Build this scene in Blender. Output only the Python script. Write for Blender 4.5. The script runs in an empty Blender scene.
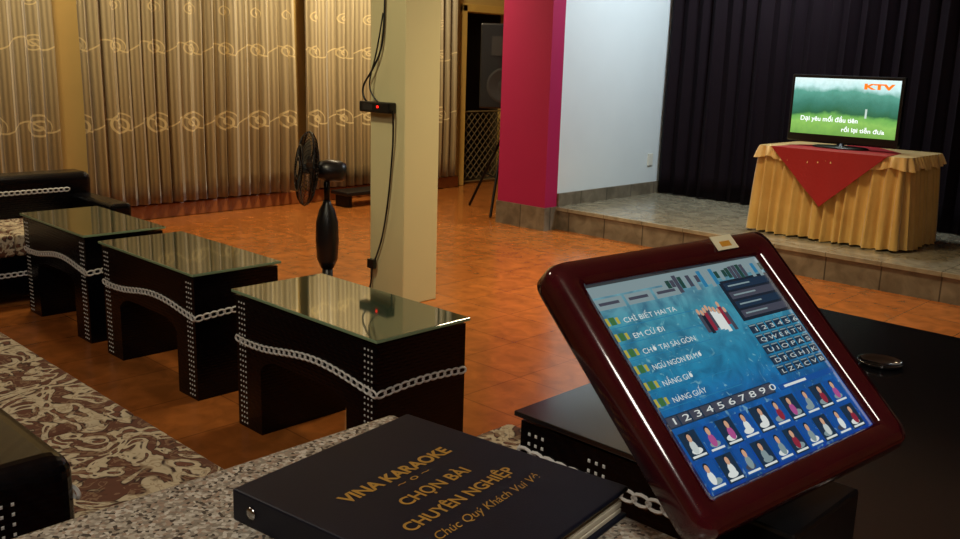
import bpy, math, random
from mathutils import Matrix, Vector
random.seed(4)
sc = bpy.context.scene
sc.view_settings.view_transform = 'Standard'

def lin(r, g, b, a=1.0):
    f = lambda c: (c/255)/12.92 if c/255 <= .04045 else (((c/255)+.055)/1.055)**2.4
    return (f(r), f(g), f(b), a)

# ------------------------------------------------------------ materials
class N:
    def __init__(s, name):
        s.m = bpy.data.materials.new(name); s.m.use_nodes = True
        s.t = s.m.node_tree; s.n = s.t.nodes
        s.b = s.n['Principled BSDF']; s.out = s.n['Material Output']
    def new(s, typ, **k):
        n = s.n.new(typ)
        for a, v in k.items(): setattr(n, a, v)
        return n
    def link(s, a, b): s.t.links.new(a, b)
    def setin(s, sock, v):
        if hasattr(v, 'is_output'): s.link(v, sock)
        else: sock.default_value = v
    def math(s, op, a, b=None, c=None):
        n = s.new('ShaderNodeMath', operation=op)
        s.setin(n.inputs[0], a)
        if b is not None: s.setin(n.inputs[1], b)
        if c is not None: s.setin(n.inputs[2], c)
        return n.outputs[0]
    def coord(s):
        return s.new('ShaderNodeTexCoord').outputs['Object']
    def xyz(s, v):
        n = s.new('ShaderNodeSeparateXYZ'); s.link(v, n.inputs[0]); return n.outputs
    def mix(s, f, a, b):
        n = s.new('ShaderNodeMix', data_type='RGBA')
        s.setin(n.inputs[0], f); s.setin(n.inputs[6], a); s.setin(n.inputs[7], b)
        return n.outputs[2]
    def noise(s, scale, detail=3, dist=0, vec=None):
        n = s.new('ShaderNodeTexNoise'); n.inputs['Scale'].default_value = scale
        n.inputs['Detail'].default_value = detail; n.inputs['Distortion'].default_value = dist
        s.link(vec if vec is not None else s.coord(), n.inputs['Vector'])
        return n.outputs['Fac']
    def ramp(s, f, stops, const=False):
        n = s.new('ShaderNodeValToRGB'); r = n.color_ramp
        if const: r.interpolation = 'CONSTANT'
        while len(r.elements) < len(stops): r.elements.new(.5)
        for e, (p, c) in zip(r.elements, stops): e.position = p; e.color = c
        s.link(f, n.inputs[0]); return n.outputs[0]
    def bump(s, h, strength=.3, dist=.01):
        n = s.new('ShaderNodeBump'); n.inputs['Strength'].default_value = strength
        n.inputs['Distance'].default_value = dist
        s.link(h, n.inputs['Height']); s.link(n.outputs[0], s.b.inputs['Normal'])
    def set(s, **k):
        for a, v in k.items(): s.setin(s.b.inputs[a.replace('_', ' ')], v)
        return s

def simple(name, col, rough=.5, metal=0, nz=.12, scale=30, spec=None, bump=0):
    m = N(name)
    f = m.noise(scale, 3)
    c2 = tuple(x*(1-nz) for x in col[:3])+(1,)
    m.set(Base_Color=m.mix(f, c2, col), Roughness=rough, Metallic=metal)
    if spec is not None: m.b.inputs['Specular IOR Level'].default_value = spec
    if bump: m.bump(f, bump, .003)
    return m.m

def emis(name, col, s=1.0):
    m = N(name)
    m.set(Base_Color=(.005, .005, .005, 1), Roughness=.25, Emission_Color=col, Emission_Strength=s)
    return m.m

def tile_mat(name, c1, c2, grout, size, rough, mott=.3, mort=.006):
    m = N(name)
    br = m.new('ShaderNodeTexBrick', offset=0.0, squash=1.0)
    m.link(m.coord(), br.inputs['Vector'])
    br.inputs['Scale'].default_value = 1
    br.inputs['Brick Width'].default_value = size; br.inputs['Row Height'].default_value = size
    br.inputs['Mortar Size'].default_value = mort; br.inputs['Mortar Smooth'].default_value = .3
    br.inputs['Color1'].default_value = c1; br.inputs['Color2'].default_value = c2
    br.inputs['Mortar'].default_value = grout
    f = m.noise(9, 6, .6)
    dark = m.mix(mott, br.outputs['Color'], (.02, .01, .004, 1))
    col = m.mix(m.ramp(f, [(.35, (0, 0, 0, 1)), (.68, (1, 1, 1, 1))]), dark, br.outputs['Color'])
    rr = m.math('ADD', rough, m.math('MULTIPLY', m.noise(30, 4), .12))
    m.set(Base_Color=col, Roughness=rr)
    m.bump(m.noise(5, 3), .12, .01)
    return m.m

M = {}
M['floor'] = tile_mat('floor_terracotta_tile', lin(178, 106, 48), lin(170, 99, 44), lin(140, 80, 36), .4, .14, .36, .004)
M['stage'] = tile_mat('stage_tile', lin(158, 150, 128), lin(146, 138, 118), lin(110, 104, 88), .4, .14, .4, .004)
M['skirt'] = tile_mat('skirting_tile', lin(136, 126, 108), lin(120, 112, 96), lin(70, 66, 58), .4, .25, .5)
M['wall_y'] = simple('wall_paint_yellow', lin(196, 164, 96), .8, scale=4)
M['wall_w'] = simple('wall_paint_white', lin(216, 226, 230), .8, scale=3, nz=.06)
M['cream'] = simple('column_paint_cream', lin(204, 196, 150), .75, scale=3, nz=.08)
M['magenta'] = simple('pillar_paint_magenta', lin(166, 6, 76), .7, scale=3, nz=.1)
M['ceil'] = simple('ceiling_paint', lin(200, 190, 170), .9, scale=3)
M['wood'] = simple('ledge_wood', lin(150, 84, 38), .4, scale=12, nz=.3)
M['frame'] = simple('door_frame_wood', lin(206, 170, 90), .5, scale=10)
M['blackp'] = simple('black_plastic', lin(12, 12, 15), .35)
M['blackm'] = simple('black_metal', lin(14, 14, 16), .3, .6)
M['white'] = simple('chain_white', lin(234, 234, 230), .5)
M['whitep'] = simple('plate_white', lin(225, 225, 215), .4)
M['paper'] = simple('paper_white', lin(222, 215, 195), .8)
M['red'] = simple('tablecloth_red', lin(160, 18, 26), .6, bump=.2, scale=60)
M['chrome'] = simple('chrome', lin(190, 190, 190), .2, 1)
M['dark'] = simple('backroom_dark', lin(90, 74, 48), .8)
M['grey'] = simple('grille_grey', lin(40, 39, 38), .5)
M['lattice'] = simple('lattice_wood', lin(104, 88, 58), .5)
M['goldtext'] = simple('gold_foil', lin(196, 150, 64), .45, .1, nz=.3, scale=120)
M['led'] = emis('led_red', lin(255, 30, 20), 3)

def satin(name, a, b_):
    m = N(name)
    m.set(Base_Color=m.mix(m.noise(6, 4), a, b_), Roughness=.32, Sheen_Weight=.3)
    m.bump(m.noise(14, 3, .8), .25, .02); return m.m
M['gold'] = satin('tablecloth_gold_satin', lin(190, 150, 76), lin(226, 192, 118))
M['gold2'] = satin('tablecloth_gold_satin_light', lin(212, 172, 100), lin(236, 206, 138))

def wicker():
    m = N('black_wicker'); co = m.coord()
    w = m.new('ShaderNodeTexWave', wave_type='BANDS', bands_direction='Z'); m.link(co, w.inputs[0]); w.inputs['Scale'].default_value = 22
    w2 = m.new('ShaderNodeTexWave', wave_type='BANDS', bands_direction='DIAGONAL'); m.link(co, w2.inputs[0]); w2.inputs['Scale'].default_value = 14
    h = m.math('MULTIPLY', w.outputs['Fac'], w2.outputs['Fac'])
    m.set(Base_Color=m.mix(h, lin(3, 3, 7), lin(12, 12, 17)), Roughness=.26, Specular_IOR_Level=.28)
    m.bump(h, .22, .002); return m.m
M['wicker'] = wicker()

def floral():
    m = N('floral_fabric')
    f = m.noise(6.5, 1.5, 2.6)
    a = m.ramp(f, [(0, lin(92, 58, 44)), (.44, lin(108, 68, 50)), (.475, lin(50, 28, 22)), (.495, lin(206, 192, 160)), (.60, lin(216, 204, 174)), (.625, lin(60, 34, 26)), (.66, lin(122, 78, 58))])
    g = m.noise(19, 1, 2.0)
    k = m.ramp(g, [(.53, (0, 0, 0, 1)), (.56, (1, 1, 1, 1)), (.62, (1, 1, 1, 1)), (.65, (0, 0, 0, 1))])
    m.set(Base_Color=m.mix(m.math('MULTIPLY', k, .6), a, lin(160, 132, 102)), Roughness=.9)
    return m.m
M['floral'] = floral()

def granite():
    m = N('granite_speckled')
    v = m.new('ShaderNodeTexVoronoi'); m.link(m.coord(), v.inputs['Vector']); v.inputs['Scale'].default_value = 280
    s = m.new('ShaderNodeSeparateColor'); m.link(v.outputs['Color'], s.inputs[0])
    c = m.ramp(s.outputs[0], [(0, lin(78, 72, 66)), (.12, lin(146, 138, 124)), (.4, lin(184, 176, 160)), (.66, lin(164, 144, 126)), (.82, lin(208, 202, 188))], True)
    n = m.noise(70, 3)
    m.set(Base_Color=m.mix(m.ramp(n, [(.5, (0, 0, 0, 1)), (.72, (.5, .5, .5, 1))]), c, lin(106, 94, 84)), Roughness=.25)
    return m.m
M['granite'] = granite()

def glass_top(name, col, rough, ior):
    m = N(name); f = m.noise(3, 3)
    m.set(Base_Color=m.mix(f, col, tuple(x*.5 for x in col[:3])+(1,)), Roughness=rough, IOR=ior)
    return m.m
M['glass'] = glass_top('green_glass', lin(66, 84, 66), .04, 2.4)
M['gedge'] = simple('glass_edge', lin(160, 196, 156), .2)
M['bglass'] = glass_top('black_glass', lin(32, 32, 35), .16, 1.7)
M['cglass'] = glass_top('clear_glass_dark', lin(34, 35, 36), .08, 1.6)

def leather():
    m = N('black_leather')
    v = m.new('ShaderNodeTexVoronoi'); m.link(m.coord(), v.inputs['Vector']); v.inputs['Scale'].default_value = 700
    m.set(Base_Color=m.mix(m.noise(20), lin(9, 12, 26), lin(17, 21, 38)), Roughness=.5, Specular_IOR_Level=.35)
    m.bump(v.outputs['Distance'], .12, .0008); return m.m
M['leather'] = leather()

def lacquer():
    m = N('cherry_lacquer'); f = m.noise(14, 4, 1.2)
    m.set(Base_Color=m.mix(f, lin(46, 8, 14), lin(74, 15, 24)), Roughness=.14, Coat_Weight=.5)
    return m.m
M['lacquer'] = lacquer()

def curtain_gold():
    m = N('curtain_gold_swirl'); X, Y, Z = m.xyz(m.coord())
    W = .34
    fr = m.math('FRACT', m.math('DIVIDE', Y, W))
    cx = m.math('MULTIPLY', m.math('SUBTRACT', fr, .5), W)
    tot = None
    for z0, R, kk in ((1.52, .075, 190), (.86, .105, 130), (1.86, .06, 230), (2.3, .075, 190)):
        cz = m.math('SUBTRACT', Z, z0)
        r = m.math('SQRT', m.math('ADD', m.math('MULTIPLY', cx, cx), m.math('MULTIPLY', cz, cz)))
        th = m.math('ARCTAN2', cz, cx)
        sp = m.math('GREATER_THAN', m.math('SINE', m.math('ADD', m.math('MULTIPLY', r, kk), th)), .45)
        sp = m.math('MULTIPLY', sp, m.math('LESS_THAN', r, R))
        wv = m.math('MULTIPLY', m.math('SINE', m.math('MULTIPLY', Y, 2*math.pi/W)), .05)
        ln = m.math('LESS_THAN', m.math('ABSOLUTE', m.math('SUBTRACT', cz, wv)), .007)
        s = m.math('MAXIMUM', sp, ln) if z0 != 1.86 else sp
        tot = s if tot is None else m.math('MAXIMUM', tot, s)
    wv = m.new('ShaderNodeTexWave', wave_type='BANDS', bands_direction='Y'); m.link(m.coord(), wv.inputs[0])
    wv.inputs['Scale'].default_value = 11; wv.inputs['Distortion'].default_value = .6
    height_tone = m.ramp(m.math('DIVIDE', Z, 3.0), [(.05, lin(132, 108, 68)), (.22, lin(150, 126, 84)), (.45, lin(172, 154, 116)), (.7, lin(182, 168, 134))])  # cloth colour gets darker towards the bottom
    base = m.mix(m.math('MULTIPLY', wv.outputs['Fac'], .5), height_tone, lin(70, 54, 32))  # dark bands paint fold shade into the cloth colour
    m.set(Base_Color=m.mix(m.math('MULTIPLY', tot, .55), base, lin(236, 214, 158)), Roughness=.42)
    m.b.inputs['Sheen Weight'].default_value = .3
    return m.m
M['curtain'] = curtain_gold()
M['bcurtain'] = simple('curtain_black_velvet', lin(20, 8, 17), .8, scale=10, nz=.4, spec=.15)

# ------------------------------------------------------------ geometry helpers
def empty(name, loc=(0, 0, 0), rz=0, mat=None):
    e = bpy.data.objects.new(name, None); e.empty_display_size = .1
    sc.collection.objects.link(e)
    e.matrix_world = mat if mat is not None else Matrix.Translation(loc) @ Matrix.Rotation(rz, 4, 'Z')
    return e

class MB:
    def __init__(s): s.v = []; s.f = []; s.mi = []
    def add(s, vs, fs, mi=0):
        o = len(s.v); s.v += [tuple(v) for v in vs]
        for f in fs: s.f.append([i+o for i in f]); s.mi.append(mi)
    def box(s, lo, hi, mi=0, T=None):
        x0, y0, z0 = lo; x1, y1, z1 = hi
        vs = [(x0, y0, z0), (x1, y0, z0), (x1, y1, z0), (x0, y1, z0), (x0, y0, z1), (x1, y0, z1), (x1, y1, z1), (x0, y1, z1)]
        if T is not None: vs = [T @ Vector(v) for v in vs]
        s.add(vs, [(3, 2, 1, 0), (4, 5, 6, 7), (0, 1, 5, 4), (1, 2, 6, 5), (2, 3, 7, 6), (3, 0, 4, 7)], mi)
    def lathe(s, prof, n=32, mi=0, T=None, sx=1, sy=1):
        vs = []; fs = []
        for r, z in prof:
            for i in range(n):
                a = 2*math.pi*i/n; vs.append(Vector((r*math.cos(a)*sx, r*math.sin(a)*sy, z)))
        for j in range(len(prof)-1):
            for i in range(n):
                k = (i+1) % n; fs.append((j*n+i, j*n+k, (j+1)*n+k, (j+1)*n+i))
        fs.append(tuple(range(n))[::-1]); fs.append(tuple((len(prof)-1)*n+i for i in range(n)))
        if T is not None: vs = [T @ v for v in vs]
        s.add(vs, fs, mi)
    def quad(s, a, b, c, d, mi=0): s.add([a, b, c, d], [(0, 1, 2, 3)], mi)
    def link(s, c, U, V, Nn, lu, lv, r=.0022, mi=0):
        vs = []; fs = []; n, k = 12, 4
        for i in range(n):
            a = 2*math.pi*i/n
            for j in range(k):
                b = 2*math.pi*j/k
                vs.append(c + U*((lu+r*math.cos(b))*math.cos(a)) + V*((lv+r*math.cos(b))*math.sin(a)) + Nn*(r*math.sin(b)))
        for i in range(n):
            for j in range(k):
                fs.append((i*k+j, ((i+1) % n)*k+j, ((i+1) % n)*k+(j+1) % k, i*k+(j+1) % k))
        s.add(vs, fs, mi)
    def chain(s, P0, P1, Nn, zf, mi=0, pitch=.034, lu=.021, lv=.012):
        P0 = Vector(P0); P1 = Vector(P1); Nn = Vector(Nn); L = (P1-P0).length; U0 = (P1-P0)/L
        n = max(2, int(L/pitch))
        for i in range(n):
            t = (i+.5)/n; z = zf(t); dz = (zf(t+.01)-zf(t-.01))/(.02*L)
            U = (U0+Vector((0, 0, dz))).normalized(); V = Nn.cross(U).normalized()
            s.link(P0+U0*(t*L)+Vector((0, 0, z))+Nn*.003, U, V, Nn, lu, lv, .0046, mi)
    def dots(s, P, Ux, Nn, z0, z1, cols=3, sp=.019, mi=0, pz=.022, sz=.0032):
        P = Vector(P); Ux = Vector(Ux); Nn = Vector(Nn)
        z = z0
        while z < z1:
            for c in range(cols):
                o = P+Ux*(c*sp)+Vector((0, 0, z))
                a = Ux*sz; b = Vector((0, 0, sz*1.2)); k = Nn*.003
                vs = [o-a-b, o+a-b, o+a+b, o-a+b, o-a*.5-b*.5+k, o+a*.5-b*.5+k, o+a*.5+b*.5+k, o-a*.5+b*.5+k]
                s.add(vs, [(4, 5, 6, 7), (0, 1, 5, 4), (1, 2, 6, 5), (2, 3, 7, 6), (3, 0, 4, 7)], mi)
            z += pz
    def build(s, name, mats, parent=None, smooth=False, bevel=0, seg=2, ang=.6):
        me = bpy.data.meshes.new(name); me.from_pydata(s.v, [], s.f)
        for m in (mats if isinstance(mats, (list, tuple)) else [mats]): me.materials.append(m)
        for p, i in zip(me.polygons, s.mi): p.material_index = i; p.use_smooth = smooth
        me.update()
        o = bpy.data.objects.new(name, me); sc.collection.objects.link(o)
        if parent is not None: o.parent = parent
        if bevel:
            b = o.modifiers.new('bevel', 'BEVEL'); b.width = bevel; b.segments = seg; b.limit_method = 'ANGLE'; b.angle_limit = ang
        return o

def box(name, lo, hi, mat, parent=None, bevel=0, seg=2):
    b = MB(); b.box(lo, hi); return b.build(name, mat, parent, bevel=bevel, seg=seg)

def tube(name, splines, r, mat, parent=None, cyclic=False, smooth=True, res=2):
    cu = bpy.data.curves.new(name, 'CURVE'); cu.dimensions = '3D'; cu.bevel_depth = r; cu.bevel_resolution = res; cu.resolution_u = 8
    for pts in splines:
        sp = cu.splines.new('NURBS' if smooth else 'POLY'); sp.points.add(len(pts)-1)
        for p, q in zip(sp.points, pts): p.co = (*q, 1)
        sp.use_cyclic_u = cyclic
        if smooth: sp.order_u = 3; sp.use_endpoint_u = not cyclic
    cu.materials.append(mat)
    o = bpy.data.objects.new(name, cu); sc.collection.objects.link(o)
    if parent is not None: o.parent = parent
    return o

def text(name, body, size, mat, parent, Mx, align='LEFT', width=None, shear=0, bold=0):
    cu = bpy.data.curves.new(name, 'FONT'); cu.body = body; cu.size = size; cu.align_x = align
    cu.shear = shear; cu.offset = bold; cu.materials.append(mat)
    o = bpy.data.objects.new(name, cu); sc.collection.objects.link(o)
    bpy.context.view_layer.update()
    if width and o.dimensions.x > 0:
        Mx = Mx @ Matrix.Diagonal((width/o.dimensions.x, 1, 1, 1))
    if parent is not None: o.parent = parent
    o.matrix_basis = Mx
    return o

def pleat(name, p0, p1, nrm, z0, z1, lam, amp, mat, parent=None, seed=0, zs=14):
    rnd = random.Random(seed)
    p0 = Vector(p0); p1 = Vector(p1); L = (p1-p0).length; n = int(L/lam*12); U = (p1-p0)/L; nrm = Vector(nrm)
    ph = [rnd.uniform(-.9, .9) for _ in range(int(L/lam)+3)]
    b = MB(); vs = []; fs = []
    for j in range(zs+1):
        z = z0+(z1-z0)*j/zs
        for i in range(n+1):
            s = L*i/n; k = s/lam; q = ph[int(k)]*(1-k % 1)+ph[int(k)+1]*(k % 1)
            w = math.sin(2*math.pi*k+q+.25*math.sin(z*1.7+q))
            a = amp*(.8+.35*q)
            p = p0+U*(s+.25*lam*math.sin(4*math.pi*k+q)*.3)+nrm*(a*w+.01*math.sin(z*2.3+s*3))
            vs.append((p.x, p.y, z))
    for j in range(zs):
        for i in range(n):
            a = j*(n+1)+i; fs.append((a, a+1, a+n+2, a+n+1))
    b.add(vs, fs); o = b.build(name, mat, parent, smooth=True)
    sol = o.modifiers.new('s', 'SOLIDIFY'); sol.thickness = .003
    return o

# ------------------------------------------------------------ room shell
H = 3.3
box('floor', (-8.1, -2.6, -.1), (3.1, 9.1, 0), M['floor'])
box('ceiling', (-8.1, -2.6, H), (3.1, 9.1, H+.1), M['ceil'])
wl = MB()
wl.box((-8.1, -2.6, 0), (-7.95, 7.85, H)); wl.box((-8.1, 8.65, 0), (-7.95, 9.1, H)); wl.box((-8.1, 7.85, 2.08), (-7.95, 8.65, H))
wl.build('wall_left', M['wall_y'])
box('wall_back', (-5.3, 8.25, 0), (3.1, 8.4, H), M['wall_w'])
box('wall_back_recess', (-7.95, 8.95, 0), (-5.45, 9.1, H), M['wall_y'])
box('wall_stage_side', (-5.45, 6.47, 0), (-5.3, 9.1, H), M['wall_w'])
box('wall_right', (3.0, -2.6, 0), (3.1, 8.25, H), M['wall_y'])
box('wall_front', (-7.95, -2.6, 0), (3.0, -2.5, H), M['wall_y'])
box('baseboard_left', (-7.95, -2.5, 0), (-7.86, 7.72, .13), M['wood'], bevel=.01)
box('baseboard_recess', (-7.95, 8.93, 0), (-5.45, 8.95, .13), M['wood'])
box('baseboard_stage_side', (-5.3, 6.47, .21), (-5.28, 8.25, .33), M['skirt'])

d = empty('door_1', (-7.95, 8.25, 0))
fr = MB(); fr.box((-.17, -.47, 0), (.04, -.39, 2.12)); fr.box((-.17, .39, 0), (.04, .47, 2.12)); fr.box((-.17, -.47, 2.04), (.04, .47, 2.13))
fr.build('frame', M['frame'], d, bevel=.008)
br = MB(); br.box((-9.6, 7.3, -.1), (-8.1, 9.3, 0)); br.box((-9.7, 7.3, 0), (-9.6, 9.3, 2.7)); br.box((-9.6, 7.2, 0), (-8.1, 7.3, 2.7)); br.box((-9.6, 9.3, 0), (-8.1, 9.4, 2.7)); br.box((-9.7, 7.2, 2.7), (-8.1, 9.4, 2.8))
br.build('wall_backroom', M['dark'])
g = empty('lattice_gate', (-7.99, 8.25, 0))
spl = []
for k in range(-10, 11):
    y0 = k*.1
    for sgn in (1, -1):
        pts = []
        for t in range(0, 21):
            z = .06+t*.04; y = y0+sgn*(z-.06)
            if -.37 <= y <= .37: pts.append((0, y, z))
        if len(pts) > 1: spl.append([pts[0], pts[-1]])
tube('lattice', spl, .006, M['lattice'], g, smooth=False)
tube('gate_frame', [[(0, -.37, .03), (0, .37, .03), (0, .37, .88), (0, -.37, .88)]], .014, M['lattice'], g, cyclic=True, smooth=False)

p = empty('pillar', (-5.58, 6.37, 0))
box('shaft', (-.30, -.07, .21), (.28, .10, H), M['magenta'], p)
box('tile_base', (-.31, -.08, 0), (.29, .10, .21), M['skirt'], p)
p = empty('pillar', (-4.31, 3.76, 0))
box('shaft', (-.16, -.14, .0), (.16, .14, H), M['cream'], p, bevel=.006)
e = empty('power_strip', (-4.35, 3.60, 1.205))
box('case', (-.15, -.045, -.035), (.13, .015, .03), M['blackp'], e, bevel=.008)
box('led', (.02, -.048, -.005), (.035, -.044, .008), M['led'], e)
box('socket_face', (-.11, -.047, -.02), (-.02, -.044, .015), M['grey'], e)
c = empty('power_cable', (-4.31, 3.6, 0))
def cp(a, z, o=0): return (a+4.31, -o, z)
tube('cable_upper', [[cp(-4.30, 3.25), cp(-4.31, 2.4), cp(-4.313, 1.83), cp(-4.327, 1.56), cp(-4.40, 1.42, .02), cp(-4.49, 1.32, .03), cp(-4.47, 1.24, .03), cp(-4.42, 1.22, .03)]], .006, M['blackp'], c)
tube('cable_loop', [[cp(-4.33, 1.75), cp(-4.36, 1.52, .02), cp(-4.42, 1.34, .04), cp(-4.36, 1.26, .05), cp(-4.33, 1.23, .03)]], .005, M['blackp'], c)
tube('cable_lower', [[cp(-4.21, 1.19, .02), cp(-4.215, 1.05, .01), cp(-4.24, .9), cp(-4.27, .65), cp(-4.32, .42), cp(-4.38, .28), cp(-4.43, .2), cp(-4.43, .1), cp(-4.45, .012, .02), cp(-4.6, .012, .05)]], .006, M['blackp'], c)
box('plug', (-.13, -.03, .2), (-.07, .0, .26), M['blackp'], c, bevel=.005)

s = empty('stage', (-1.15, 7.35, 0))
box('riser', (-4.15, -.88, 0), (4.14, .89, .175), M['skirt'], s)
box('stage_top', (-4.15, -.9, .175), (4.14, .89, .21), M['stage'], s, bevel=.004)
box('power_outlet', (-5.3, 7.88, .50), (-5.285, 7.96, .62), M['whitep'], bevel=.003)

for i, (a, b) in enumerate([(1.4, 3.04), (3.27, 5.34), (5.46, 7.62), (-1.5, 1.25)]):
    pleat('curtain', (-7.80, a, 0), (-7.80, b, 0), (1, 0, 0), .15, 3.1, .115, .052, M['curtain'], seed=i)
tube('curtain_rail', [[(-7.8, -1.6, 3.13), (-7.8, 7.7, 3.13)]], .015, M['chrome'], smooth=False)
pleat('stage_curtain', (-5.27, 8.08, 0), (2.9, 8.08, 0), (0, -1, 0), .22, 3.25, .16, .045, M['bcurtain'], seed=9)

# ------------------------------------------------------------ black tables with glass
def wicker_table(name, loc, L, D, Ht, leg=.17, apron=.33, chain_z=.39, glass='glass', wave=.022, extra=()):
    e = empty(name, loc)
    hb = Ht-.022; m = MB()
    n = 16
    prof = [(-L/2, 0), (-L/2+leg, 0)]
    for i in range(n+1):
        t = i/n; x = -L/2+leg+(L-2*leg)*t
        prof.append((x, apron-.05*(abs(2*t-1))**6))
    prof += [(L/2-leg, 0), (L/2, 0)]
    for i in range(len(prof)-1):
        (x0, z0), (x1, z1) = prof[i], prof[i+1]
        if abs(x1-x0) > 1e-6:
            m.quad((x0, -D/2, z0), (x1, -D/2, z1), (x1, -D/2, hb), (x0, -D/2, hb))
            m.quad((x1, D/2, z1), (x0, D/2, z0), (x0, D/2, hb), (x1, D/2, hb))
            m.quad((x0, -D/2, hb), (x1, -D/2, hb), (x1, D/2, hb), (x0, D/2, hb))
        m.quad((x0, -D/2, z0), (x0, D/2, z0), (x1, D/2, z1), (x1, -D/2, z1))
    m.quad((-L/2, -D/2, 0), (-L/2, -D/2, hb), (-L/2, D/2, hb), (-L/2, D/2, 0))
    m.quad((L/2, -D/2, 0), (L/2, D/2, 0), (L/2, D/2, hb), (L/2, -D/2, hb))
    m.build('body', M['wicker'], e)
    b = MB(); b.box((-L/2-.012, -D/2-.012, Ht-.012), (L/2+.012, D/2+.012, Ht))
    o = b.build('glass_top', [M[glass], M['gedge'] if glass == 'glass' else M[glass]], e, bevel=.002)
    for pgn in o.data.polygons:
        if abs(pgn.normal.z) < .5: pgn.material_index = 1
    st = MB()
    for sx in (-1, 1):
        for sy in (-1, 1):
            st.lathe([(.02, hb), (.02, Ht-.012)], 16, 0, Matrix.Translation((sx*(L/2-.08), sy*(D/2-.07), 0)))
    st.build('standoffs', M['chrome'], e, smooth=False)
    c = MB()
    zf = lambda t: chain_z+wave*math.cos(2*math.pi*t*1.0+2.4)
    ze = lambda t: chain_z+wave*math.cos(2.4)+.012*math.sin(math.pi*t)
    c.chain((-L/2, -D/2, 0), (L/2, -D/2, 0), (0, -1, 0), zf)
    c.chain((L/2, -D/2, 0), (L/2, D/2, 0), (1, 0, 0), ze)
    c.chain((L/2, D/2, 0), (-L/2, D/2, 0), (0, 1, 0), zf)
    c.chain((-L/2, D/2, 0), (-L/2, -D/2, 0), (-1, 0, 0), ze)
    for sy in (-1, 1):
        c.dots((-L/2+.025, sy*D/2, 0), (1, 0, 0), (0, sy, 0), .02, hb-.01)
        c.dots((L/2-.065, sy*D/2, 0), (1, 0, 0), (0, sy, 0), .02, hb-.01)
        for xx in extra: c.dots((xx, sy*D/2, 0), (1, 0, 0), (0, sy, 0), apron+.02, hb-.01)
    c.build('woven_trim', M['white'], e)
    return e
wicker_table('coffee_table', (-5.03, 2.10, 0), .83, .42, .575)
wicker_table('coffee_table', (-3.97, 2.10, 0), .90, .42, .575)
wicker_table('coffee_table', (-2.74, 2.10, 0), .89, .42, .575)
wicker_table('dining_table', (-.60, 2.13, 0), 1.30, 1.38, .75, leg=.2, apron=.5, chain_z=.665, wave=.012, glass='bglass', extra=(-.46, 0, .42))

a = empty('ashtray', (-.84, 2.39, .75)); m = MB()
m.lathe([(.04, 0.0), (.05, .003), (.058, .012), (.054, .013), (.046, .006), (.0, .004)], 32)
m.build('bowl', M['cglass'], a, smooth=True)

# ------------------------------------------------------------ sofas
def sofa(name, loc, rz, L, D=.73, seat=.42, back=.65, arms=(True, True), bd=.24, aw=.14):
    e = empty(name, loc, rz)
    x0 = -L/2+(aw if arms[0] else 0); x1 = L/2-(aw if arms[1] else 0)
    box('base', (-L/2, -D/2, .04), (L/2, D/2-.02, seat-.12), M['wicker'], e, bevel=.02, seg=3)
    box('backrest', (-L/2, -D/2, seat-.14), (L/2, -D/2+bd, back), M['wicker'], e, bevel=.05, seg=5)
    f = MB()
    for sx in (-1, 1):
        for sy in (-1, 1):
            f.lathe([(.025, 0), (.025, .05)], 12, 0, Matrix.Translation((sx*(L/2-.06), sy*(D/2-.07), 0)))
    f.build('feet', M['blackm'], e)
    n = max(1, round((x1-x0)/.72)); w = (x1-x0)/n
    for i in range(n):
        c = MB(); c.box((x0+i*w+.002, -D/2+bd-.02, seat-.13), (x0+(i+1)*w-.002, D/2, seat))
        c.build('seat_cushion_%d' % (i+1), M['floral'], e, bevel=.02, seg=4)
    for k, on in enumerate(arms):
        if on:
            xa = -L/2 if k == 0 else L/2-aw
            box('arm_%d' % (k+1), (xa, -D/2, .04), (xa+aw, D/2+.02, seat+.13), M['wicker'], e, bevel=.03, seg=4)
    t = MB()
    t.chain((-L/2+.05, D/2-.02, 0), (L/2-.05, D/2-.02, 0), (0, 1, 0), lambda q: .2+.02*math.cos(6*q))
    t.chain((x0+.02, -D/2+bd, 0), (x1-.02, -D/2+bd, 0), (0, 1, 0), lambda q: seat+(back-seat)*.6)
    t.chain((-L/2+.05, -D/2, 0), (L/2-.05, -D/2, 0), (0, -1, 0), lambda q: .4+.02*math.cos(6*q))
    t.chain((L/2, -D/2+.04, 0), (L/2, -D/2+bd-.04, 0), (1, 0, 0), lambda q: .40)
    t.dots((L/2-.12, -D/2, 0), (1, 0, 0), (0, -1, 0), .1, back-.06)
    t.dots((L/2, -D/2+.06, 0), (0, 1, 0), (1, 0, 0), .1, back-.06, cols=4, sp=.022)
    t.dots((x1-.12, -D/2+bd, 0), (1, 0, 0), (0, 1, 0), seat+.02, back-.05)
    t.build('woven_trim', M['white'], e)
    return e
sofa('sofa', (-3.38, .81, 0), 0, 3.1, arms=(True, False), back=.675, bd=.26)
sofa('sofa', (-6.02, 1.9, 0), -math.pi/2, 1.42, D=.8, back=.69)

e = empty('upholstered_stool', (-1.52, 1.66, 0))
box('base', (-.22, -.30, .03), (.22, .30, .34), M['wicker'], e, bevel=.015)
box('cushion', (-.24, -.31, .34), (.24, .31, .43), M['floral'], e, bevel=.03, seg=4)
m = MB()
for sx in (-1, 1):
    for sy in (-1, 1): m.lathe([(.02, 0), (.02, .04)], 12, 0, Matrix.Translation((sx*.18, sy*.26, 0)))
m.build('feet', M['blackm'], e)

# ------------------------------------------------------------ counter
e = empty('bar_counter', (-.5, -.4, 0))
box('granite_top', (-.32, -1.1, 1.03), (.34, 1.10, 1.07), M['granite'], e, bevel=.008, seg=3)
box('body', (-.28, -1.08, .08), (.30, 1.06, 1.03), M['blackp'], e, bevel=.005)
box('plinth', (-.25, -1.05, 0), (.27, 1.03, .08), M['blackm'], e)

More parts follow.
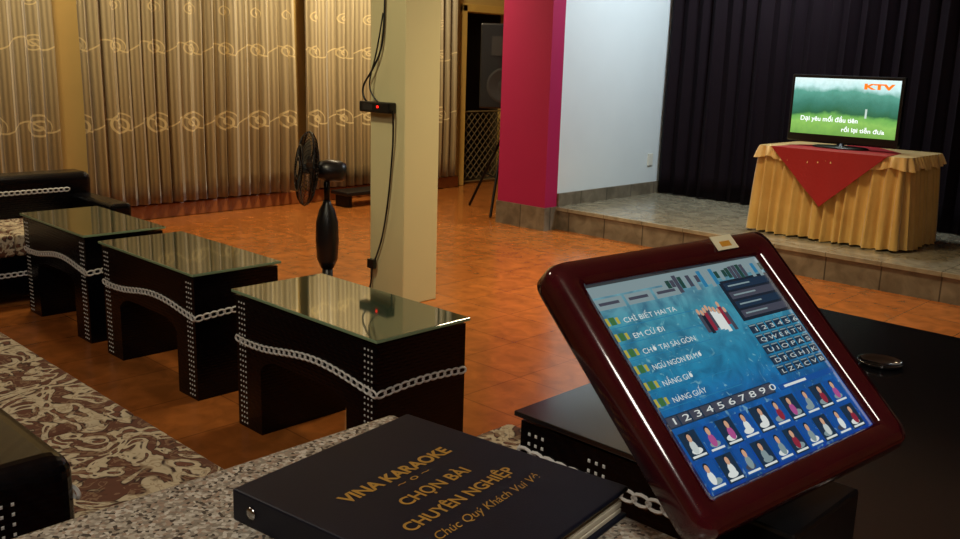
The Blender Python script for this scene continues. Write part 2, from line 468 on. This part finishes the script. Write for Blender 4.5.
# ------------------------------------------------------------ song book
bk = empty('song_book', mat=Matrix.Translation((-.588, .556, 1.07)) @ Matrix.Rotation(math.radians(97.5), 4, 'Z'))
w, h, th = .245, .285, .032
b = MB(); b.box((-w/2, -h/2, 0), (w/2, h/2, .004)); b.build('cover_back', M['leather'], bk, bevel=.0018)
b = MB(); b.box((-w/2, -h/2, th-.005), (w/2, h/2, th)); b.build('cover_front', M['leather'], bk, bevel=.0022, seg=3)
b = MB(); b.box((-w/2-.003, -h/2, 0), (-w/2+.004, h/2, th)); b.build('spine', M['leather'], bk, bevel=.002)
b = MB()
for i in range(9):
    z = .0045+i*.0024; j = random.uniform(-.002, .002)
    b.box((-w/2+.008, -h/2+.006+j, z), (w/2-.004+j, h/2-.008, z+.0021))
b.build('pages', M['paper'], bk)
b = MB()
for yy in (-.09, .115):
    b.lathe([(.006, 0), (.0065, .0015), (.003, .003)], 16, 0, Matrix.Translation((-w/2-.003, yy, .016)) @ Matrix.Rotation(-math.pi/2, 4, 'Y'))
b.build('rivets', M['chrome'], bk, smooth=True)
T = lambda x, y: Matrix.Translation((x, y, th+.0004))
text('title_text', 'VINA KARAOKE', .0225, M['goldtext'], bk, T(-.077, .038), width=.152, bold=.0007)
text('ornament_text', '~ o ~', .013, M['goldtext'], bk, T(-.022, .024), width=.045)
text('line_text_1', 'CHỌN BÀI', .0205, M['goldtext'], bk, T(-.047, -.006), width=.096, bold=.0004)
text('line_text_2', 'CHUYÊN NGHIỆP', .0205, M['goldtext'], bk, T(-.080, -.040), width=.158, bold=.0004)
text('line_text_3', 'Chúc Quý Khách Vui Vẻ', .016, M['goldtext'], bk, T(-.076, -.067), width=.158, shear=.4)

# ------------------------------------------------------------ touch screen monitor
tl = math.radians(43); ph = math.radians(-6)
Rz = Matrix.Rotation(ph, 3, 'Z')
X = Rz @ Vector((0, 1, 0)); Yv = Rz @ Vector((-math.cos(tl), 0, math.sin(tl))); Z = X.cross(Yv)
Cn = Vector((-.437, .833, 1.206))
Mm = Matrix.Translation(Cn) @ Matrix((X, Yv, Z)).transposed().to_4x4()
mo = empty('touchscreen_monitor', mat=Mm)
SW, SH = .290, .227
def rrect(w, h, r, n=6):
    pts = []
    for cx, cy, a0 in ((w/2-r, h/2-r, 0), (-w/2+r, h/2-r, 90), (-w/2+r, -h/2+r, 180), (w/2-r, -h/2+r, 270)):
        for i in range(n+1):
            a = math.radians(a0+90*i/n); pts.append((cx+r*math.cos(a), cy+r*math.sin(a)))
    return pts
OW, OH = SW+.072, SH+.064
rings = [(SW, SH, .002, -.004), (SW, SH, .002, .004), (SW+.008, SH+.008, .006, .009), (OW-.03, OH-.03, .014, .013), (OW-.008, OH-.008, .018, .010), (OW, OH, .020, .0), (OW, OH, .020, -.018), (OW-.02, OH-.02, .016, -.028)]
vs = []; fs = []; n = 28
for (a, b_, r, z) in rings: vs += [(x, y, z) for x, y in rrect(a, b_, r)]
for j in range(len(rings)-1):
    for i in range(n):
        k = (i+1) % n; fs.append((j*n+i, j*n+k, (j+1)*n+k, (j+1)*n+i))
fs.append(tuple((len(rings)-1)*n+i for i in range(n)))
m = MB(); m.add(vs, [f[::-1] for f in fs]); bz = m.build('bezel', M['lacquer'], mo, smooth=True)
m = MB(); m.box((-.11, -.085, -.062), (.12, .09, -.025)); m.build('rear_housing', M['blackp'], mo, bevel=.012, seg=3)
m = MB(); m.box((.070, SH/2+.009, .0128), (.108, SH/2+.028, .0136)); m.build('sticker', simple('sticker_cream', lin(236, 228, 190), .5), mo)
m = MB(); m.box((.080, SH/2+.013, .0136), (.098, SH/2+.020, .0139)); m.build('sticker_print', simple('sticker_print_orange', lin(214, 150, 50), .5), mo)
inv = Mm.inverted()
def wl_box(name, lo, hi, mat, bevel=.004):
    m = MB(); m.box(lo, hi); m.v = [tuple(inv @ Vector(v)) for v in m.v]; return m.build(name, mat, mo, bevel=bevel)
wl_box('pedestal_post', (-.43, .78, .02), (-.33, .93, 1.07), M['blackp'])
wl_box('pedestal_foot', (-.56, .73, 0), (-.20, 1.0, .03), M['blackm'])

def ui_bg():
    m = N('screen_ui'); X_, Y_, Z_ = m.xyz(m.coord())
    t = m.math('ADD', m.math('DIVIDE', Y_, SH), .5)
    c = m.ramp(t, [(0, lin(14, 56, 146)), (.3, lin(20, 90, 160)), (.5, lin(34, 126, 164)), (.8, lin(66, 142, 160)), (1, lin(118, 158, 166))])
    nz = m.noise(26, 5, 1.6)
    c = m.mix(m.ramp(nz, [(.38, (0, 0, 0, 1)), (.72, (.7, .7, .7, 1))]), c, lin(18, 60, 96))
    n2 = m.noise(60, 3, 2)
    c = m.mix(m.ramp(n2, [(.62, (0, 0, 0, 1)), (.72, (.45, .45, .45, 1))]), c, lin(150, 200, 200))
    m.set(Base_Color=(.004, .004, .004, 1), Roughness=.12, Emission_Color=c, Emission_Strength=.92)
    return m.m
m = MB(); m.quad((-SW/2, -SH/2, 0), (SW/2, -SH/2, 0), (SW/2, SH/2, 0), (-SW/2, SH/2, 0)); m.build('screen', ui_bg(), mo)
cols = [lin(196, 206, 204), lin(24, 48, 70), lin(20, 34, 48), lin(60, 110, 60), lin(178, 168, 70), lin(140, 40, 60), lin(206, 160, 130), lin(18, 78, 150), lin(220, 226, 222), lin(130, 150, 154), lin(66, 70, 84), lin(170, 80, 140), lin(40, 120, 160), lin(30, 66, 60)]
um = [emis('ui_col_%d' % i, c, .82) for i, c in enumerate(cols)]
u = MB(); rr = random.Random(8)
def uq(u0, v0, u1, v1, ci, z=.0006):
    x0, x1 = (u0-.5)*SW, (u1-.5)*SW; y0, y1 = (.5-v1)*SH, (.5-v0)*SH
    u.quad((x0, y0, z), (x1, y0, z), (x1, y1, z), (x0, y1, z), ci)
def ue(uc, vc, ru, rv, ci, z=.001):
    u.add([((uc-.5)*SW+ru*SW*math.cos(a*math.pi/6), (.5-vc)*SH+rv*SH*math.sin(a*math.pi/6), z) for a in range(12)], [tuple(range(12))], ci)
uq(0, 0, 1, .055, 9)
for i in range(26):
    a = .38+i*.024; hgt = rr.uniform(.02, .07)
    uq(a, .055-hgt*.6, a+.022, .055+hgt, rr.choice([13, 10, 12, 9]), .0008)
for i in range(3): uq(.02+i*.15, .065, .155+i*.15, .12, 9); uq(.03+i*.15, .085, .13+i*.15, .1, 10, .0012)
for i in range(6):
    v = .19+i*.08
    uq(.012, v-.03, .032, v+.008, 4); uq(.036, v-.03, .062, v+.008, 3); uq(.066, v-.026, .080, v+.006, 4)
    uq(.012, v+.022, .46, v+.025, 12)
uq(.68, .10, 1, .33, 2)
for i in range(4): uq(.70, .115+i*.053, .985, .155+i*.053, 10 if i % 2 else 1, .0009); uq(.72, .13+i*.053, .86, .138+i*.053, 9, .0011)
for r in range(5):
    for c_ in range(6):
        uq(.685+c_*.052, .355+r*.058, .730+c_*.052, .403+r*.058, 1)
        uq(.688+c_*.052, .358+r*.058, .727+c_*.052, .364+r*.058, 9, .0008)
for k in range(9):
    uc = .47+.018*k; vc = .235+rr.uniform(-.02, .03)
    uq(uc-.010, vc, uc+.010, vc+.10, rr.choice([5, 5, 10, 2, 8]), .0010+.0001*(k % 3)); ue(uc, vc-.012, .008, .016, 6, .0014)
uq(.01, .645, .60, .70, 1); uq(.63, .672, .99, .70, 7); uq(.66, .68, .8, .692, 8, .001)
for i in range(10): uq(.02+i*.058, .65, .07+i*.058, .695, 10, .0009)
for r in range(2):
    for c_ in range(10):
        uc = .07+c_*.094; vc = .785+r*.138
        uq(uc-.041, vc-.058, uc+.041, vc+.062, 7 if (r+c_) % 2 else 1, .0008)
        sx = rr.uniform(-.008, .008)
        ue(uc+sx, vc-.028, .010, .018, 6, .0013); ue(uc+sx, vc-.036, .013, .018, 2, .0012); ue(uc+sx, vc+.012, .016, .03, rr.choice([8, 5, 0, 11, 9, 8]), .0011); ue(uc-sx, vc+.03, .026, .014, rr.choice([8, 9, 10]), .0010)
        uq(uc-.034, vc+.047, uc+.034, vc+.056, 8, .0014)
u.build('ui_panels', um, mo)
UT = lambda a, b_: Matrix.Translation(((a-.5)*SW, (.5-b_)*SH, .0016))
for i, s_ in enumerate(['CHỈ BIẾT HAI TA', 'EM CỨ ĐI', 'CHỜ TẠI SÀI GÒN', 'NGỦ NGON ĐI MƠ', 'NẮNG GIỜ', 'NÀNG GIẤY']):
    text('song_line_%d' % (i+1), s_, .0080, um[8], mo, UT(.095, .20+i*.08), width=min(.28, .017*len(s_)+.02)*SW)
text('digit_row', '1 2 3 4 5 6 7 8 9 0', .0095, um[8], mo, UT(.03, .687), width=.565*SW)
for r, s_ in enumerate(['1 2 3 4 5 6', 'Q W E R T Y', 'U I O P A S', 'D F G H J K', 'L Z X C V B']):
    text('key_row_%d' % (r+1), s_, .0068, um[0], mo, UT(.698, .396+r*.058), width=.275*SW)

# ------------------------------------------------------------ pedestal fan
f = empty('pedestal_fan', (-4.73, 3.48, 0))
m = MB()
m.lathe([(.19, 0), (.19, .015), (.17, .03), (.06, .045), (.035, .07), (.03, .30)], 36)
m.build('base', M['blackp'], f, smooth=True)
m = MB()
m.lathe([(.040, .16), (.066, .22), (.074, .34), (.070, .46), (.05, .54), (.030, .575), (.022, .60)], 28)
m.build('control_body', M['blackp'], f, smooth=True)
m = MB(); m.lathe([(.020, .58), (.020, .76)], 16); m.build('pole', M['blackm'], f, smooth=True)
nn = Vector((-.44, -.898, .10)).normalized()
q = nn.to_track_quat('Z', 'Y').to_matrix().to_4x4()
FH = Matrix.Translation((0, 0, .79)) @ q
m = MB(); m.lathe([(.02, -.12), (.055, -.115), (.068, -.08), (.07, 0.0), (.055, .05), (.02, .07), (.012, .13)], 28, 0, FH); m.build('motor', M['blackp'], f, smooth=True)
cz0 = .125
spl = []
R = .232
for sgn, dp in ((1, .055), (-1, .05)):
    for i in range(48):
        a = 2*math.pi*i/48; pts = []
        for t in (.05, .3, .6, .85, .97, 1.0):
            z = cz0+sgn*dp*math.sqrt(max(0, 1-t**4)); pts.append(FH @ Vector((R*t*math.cos(a), R*t*math.sin(a), z)))
        spl.append(pts)
tube('cage_wires', spl, .0018, M['blackm'], f, smooth=False, res=1)
rg = []
for rr_, z in ((R, cz0), (R*.62, cz0+.051), (R*.62, cz0-.047), (R*.3, cz0+.055)):
    rg.append([FH @ Vector((rr_*math.cos(k*math.pi/16), rr_*math.sin(k*math.pi/16), z)) for k in range(32)])
tube('cage_rings', rg, .005, M['blackm'], f, cyclic=True, smooth=False)
m = MB(); m.lathe([(.045, cz0+.05), (.045, cz0+.058), (.02, cz0+.062)], 24, 0, FH); m.build('cage_badge', M['chrome'], f)
m = MB(); m.lathe([(.035, cz0-.02), (.035, cz0+.02), (.02, cz0+.03)], 20, 0, FH)
for k in range(3):
    a0 = k*2*math.pi/3; vs = []; fs = []
    for i in range(7):
        t = i/6; r = .03+t*.175; hw = .28+.35*math.sin(math.pi*min(1, t*1.05)**.7)
        for j in range(6):
            s_ = j/5-.5; an = a0+s_*2*hw+t*.25
            vs.append(FH @ Vector((r*math.cos(an), r*math.sin(an), cz0+s_*.035)))
    for i in range(6):
        for j in range(5): fs.append((i*6+j, i*6+j+1, (i+1)*6+j+1, (i+1)*6+j))
    m.add(vs, fs)
m.build('blades', simple('fan_blade', lin(40, 44, 46), .3), f, smooth=True)

e = empty('low_bench', (-7.45, 6.05, 0))
box('seat', (-.14, -.42, .12), (.14, .42, .16), M['blackp'], e, bevel=.01)
m = MB()
for sy in (-.36, .36):
    m.box((-.11, sy-.02, 0), (.11, sy+.02, .12))
m.build('legs', M['blackm'], e)

# ------------------------------------------------------------ PA speaker on tripod
e = empty('speaker_on_tripod', (-6.27, 6.77, 0))
tube('pole', [[(0, 0, .25), (0, 0, 1.06)]], .017, M['blackm'], e, smooth=False)
lg = []; br_ = []
for k in range(3):
    a = math.radians(-60+120*k); lg.append([(0, 0, .78), (.45*math.cos(a), .45*math.sin(a), .014)]); br_.append([(0, 0, .32), (.24*math.cos(a), .24*math.sin(a), .37)])
tube('legs', lg, .014, M['blackm'], e, smooth=False); tube('braces', br_, .008, M['blackm'], e, smooth=False)
rot = Matrix.Rotation(math.radians(40), 4, 'Z')
m = MB(); m.add([rot @ Vector(v) for v in [(-.24, -.19, 1.04), (.24, -.19, 1.04), (.16, .19, 1.04), (-.16, .19, 1.04), (-.24, -.19, 1.84), (.24, -.19, 1.84), (.16, .19, 1.84), (-.16, .19, 1.84)]],
      [(3, 2, 1, 0), (4, 5, 6, 7), (0, 1, 5, 4), (1, 2, 6, 5), (2, 3, 7, 6), (3, 0, 4, 7)])
m.build('cabinet', M['blackp'], e, bevel=.015)
m = MB()
F = rot @ Matrix.Translation((0, -.19, 0)) @ Matrix.Rotation(math.pi/2, 4, 'X')
m.lathe([(.17, 0), (.17, .012), (.15, .014), (.06, .004), (.02, .008)], 28, 0, F @ Matrix.Translation((0, 1.26, 0)))
m.box((-.13, 1.54, 0), (.13, 1.72, .012), 0, F)
m.build('drivers', M['grey'], e)

# ------------------------------------------------------------ TV and draped table
e = empty('draped_table', (-2.98, 7.20, .21))
TW, TD, TH = 1.14, .70, .69
def skirt(z0, z1f, off0, off1, lam, mat, name, zs=12, seed=1, am=1.0):
    rnd = random.Random(seed)
    pts = rrect(TW, TD, .05, 5); P = [Vector((x, y, 0)) for x, y in pts]; P.append(P[0])
    per = sum((P[i+1]-P[i]).length for i in range(len(P)-1)); np_ = int(per/lam); nn_ = np_*12
    A = [rnd.uniform(.75, 1.5) for _ in range(np_+1)]; Q = [rnd.uniform(-1.2, 1.2) for _ in range(np_+1)]; A[-1] = A[0]; Q[-1] = Q[0]
    vs = []; fs = []
    def at(s):
        for i in range(len(P)-1):
            l = (P[i+1]-P[i]).length
            if s <= l and l > 0:
                return P[i]+(P[i+1]-P[i])*(s/l), Vector(((P[i+1]-P[i]).y, -(P[i+1]-P[i]).x, 0)).normalized()
            s -= l
        return P[-1], Vector((1, 0, 0))
    for j in range(zs+1):
        t = j/zs
        for i in range(nn_):
            s_ = per*i/nn_; p_, nv = at(s_); k = i/12; ki = int(k); fk = k-ki
            aa = A[ki]*(1-fk)+A[ki+1]*fk; qq = Q[ki]*(1-fk)+Q[ki+1]*fk
            w_ = math.sin(2*math.pi*k+qq+t*.9*math.sin(qq*3))
            w_ = w_*.8+.2*math.sin(4*math.pi*k+qq*2)
            o_ = off0+(off1-off0)*t
            z = TH-z0-(z1f(s_)-z0)*t
            v = p_+nv*(o_+w_*aa*(.010+.036*t**.6)*am); vs.append((v.x, v.y, z))
    for j in range(zs):
        for i in range(nn_):
            k = (i+1) % nn_; fs.append((j*nn_+i, j*nn_+k, (j+1)*nn_+k, (j+1)*nn_+i))
    b = MB(); b.add(vs, fs); return b.build(name, mat, e, smooth=True)
skirt(0, lambda s_: TH-.006-.014*abs(math.sin(s_*9)), .0, .030, .085, M['gold'], 'skirt')
skirt(-.002, lambda s_: .07+.03*abs(math.sin(s_*math.pi/.24)), .02, .042, .06, M['gold2'], 'valance', 4, 5, .4)
m = MB(); pts = rrect(TW+.03, TD+.03, .06, 5)
m.add([(x, y, TH-.02) for x, y in pts]+[(x, y, TH) for x, y in pts], [tuple(range(24))[::-1], tuple(range(24, 48))]+[(i, (i+1) % 24, 24+(i+1) % 24, 24+i) for i in range(24)])
m.build('table_top', M['gold2'], e)
m = MB(); fy = -TD/2-.05
vs = []; fs = []; nI, nJ = 16, 10
for j in range(nJ+1):
    t = j/nJ; hw = .45*(1-t)
    for i in range(nI+1):
        x = (i/nI*2-1)*hw; vs.append((x+.0, fy-.036*t-.006*math.sin(x*30)*t, TH+.004-.42*t))
for j in range(nJ):
    for i in range(nI): a = j*(nI+1)+i; fs.append((a, a+nI+1, a+nI+2, a+1))
m.add(vs, fs)
m.quad((-.45, fy, TH+.004), (.45, fy, TH+.004), (.40, .0, TH+.004), (-.40, .0, TH+.004)); m.quad((-.40, 0, TH+.004), (.40, 0, TH+.004), (.1, TD/2, TH+.004), (-.1, TD/2, TH+.004))
o = m.build('red_overlay', M['red'], e); sol = o.modifiers.new('s', 'SOLIDIFY'); sol.thickness = .004
tv = empty('television', (-3.03, 7.15, .21+TH+.006))
m = MB(); m.lathe([(.22, 0), (.22, .008), (.2, .014), (.03, .018), (.028, .06)], 40, 0, None, 1, .55); m.build('stand', M['blackp'], tv, smooth=True)
box('case', (-.44, -.02, .035), (.44, .03, .555), M['blackp'], tv, bevel=.008)
box('rear_bulge', (-.3, .03, .1), (.3, .07, .45), M['blackp'], tv, bevel=.02)
def tvm():
    m = N('tv_picture'); X_, Y_, Z_ = m.xyz(m.coord())
    n1 = m.noise(9, 5); n2 = m.noise(34, 5)
    zz = m.math('ADD', Z_, m.math('MULTIPLY', m.math('SUBTRACT', n1, .5), .10))
    zz = m.math('ADD', zz, m.math('MULTIPLY', m.math('ABSOLUTE', m.math('ADD', X_, .05)), .06))
    t = m.math('DIVIDE', m.math('SUBTRACT', zz, .08), .46)
    c = m.ramp(t, [(0, lin(104, 150, 62)), (.28, lin(140, 190, 90)), (.38, lin(110, 170, 80)), (.44, lin(40, 92, 62)), (.60, lin(60, 120, 104)), (.78, lin(90, 156, 140)), (.86, lin(196, 232, 232)), (.98, lin(224, 246, 246))])
    c = m.mix(m.math('MULTIPLY', n2, .35), c, lin(44, 96, 74))
    m.set(Base_Color=(.005, .005, .005, 1), Roughness=.2, Emission_Color=c, Emission_Strength=1.3)
    return m.m
m = MB(); m.quad((-.415, -.0215, .095), (.415, -.0215, .095), (.415, -.0215, .53), (-.415, -.0215, .53)); m.build('screen', tvm(), tv)
wt = emis('tv_caption', lin(240, 245, 245), 1.3); ot = emis('tv_logo', lin(240, 120, 30), 1.3)
RX = lambda x, z: Matrix.Translation((x, -.0235, z)) @ Matrix.Rotation(math.pi/2, 4, 'X')
text('caption_1', 'Dại yêu mối đầu tiên', .05, wt, tv, RX(-.34, .20), width=.46, bold=.001)
text('caption_2', 'rồi lại tiễn đưa', .045, wt, tv, RX(.0, .13), width=.33, bold=.001)
text('logo', 'KTV', .055, ot, tv, RX(.14, .46), width=.23, bold=.003)
m = MB(); m.box((.17, -.023, .24), (.185, -.0216, .31)); m.build('screen_figure', emis('tv_figure', lin(200, 220, 210), 1), tv)

# ------------------------------------------------------------ lights
def area(name, loc, target, size, power, col):
    l = bpy.data.lights.new(name, 'AREA'); l.energy = power; l.color = col; l.size = size; l.shape = 'DISK'
    o = bpy.data.objects.new(name, l); sc.collection.objects.link(o); o.location = loc
    o.rotation_euler = (Vector(target)-Vector(loc)).to_track_quat('-Z', 'Y').to_euler()
    return o
def spot(name, loc, target, ang, power, col, rad=.08):
    l = bpy.data.lights.new(name, 'SPOT'); l.energy = power; l.color = col; l.spot_size = math.radians(ang); l.spot_blend = .9; l.shadow_soft_size = rad
    o = bpy.data.objects.new(name, l); sc.collection.objects.link(o); o.location = loc
    o.rotation_euler = (Vector(target)-Vector(loc)).to_track_quat('-Z', 'Y').to_euler()
    return o
warm = (1, .79, .47)
spot('ceiling_light', (-3.2, 4.9, 3.25), (-3.0, 4.7, 0), 118, 540, warm, .3)
area('ceiling_light', (-6.4, 5.4, 3.2), (-7.9, 5.4, 1.3), .4, 96, (1, .83, .54))
area('ceiling_light', (-6.4, 2.4, 3.2), (-7.9, 2.8, 1.3), .4, 50, (1, .83, .54))
spot('column_fill', (-3.2, 1.6, 3.2), (-4.3, 3.8, 1.3), 56, 170, (1, .9, .60), .15)  # added spot that brightens the column faces, not a real fixture
area('stage_light', (-3.6, 7.2, 3.2), (-5.2, 7.4, .9), .6, 74, (.84, .95, 1.0))
area('counter_fill', (.6, -.3, 3.1), (-.8, .7, 1), .6, 28, (1, .92, .80))  # added fill near the camera to lift the granite and book
area('sofa_fill', (-3.0, .2, 3.2), (-3.0, .8, 0), .5, 17, (1, .88, .68))  # added wash from above for sofa and tables, no such lamp there
w = bpy.data.worlds.new('world'); sc.world = w; w.use_nodes = True
w.node_tree.nodes['Background'].inputs[0].default_value = (.5, .5, .55, 1); w.node_tree.nodes['Background'].inputs[1].default_value = .03

# ------------------------------------------------------------ camera
cam = bpy.data.cameras.new('camera'); co = bpy.data.objects.new('camera', cam); sc.collection.objects.link(co); sc.camera = co
cam.lens = 34.5; cam.sensor_width = 36; cam.clip_start = .02
yaw = math.radians(44); p = math.atan(210/920); r = math.atan(.03)
r0 = Vector((math.cos(yaw), math.sin(yaw), 0)); f0 = Vector((-math.sin(yaw), math.cos(yaw), 0)); zz = Vector((0, 0, 1))
fw = f0*math.cos(p)-zz*math.sin(p); up = f0*math.sin(p)+zz*math.cos(p)
cx = r0*math.cos(r)+up*math.sin(r); cy = up*math.cos(r)-r0*math.sin(r)
Mc = Matrix((cx, cy, -fw)).transposed().to_4x4(); Mc.translation = (0, 0, 1.5)
co.matrix_world = Mc
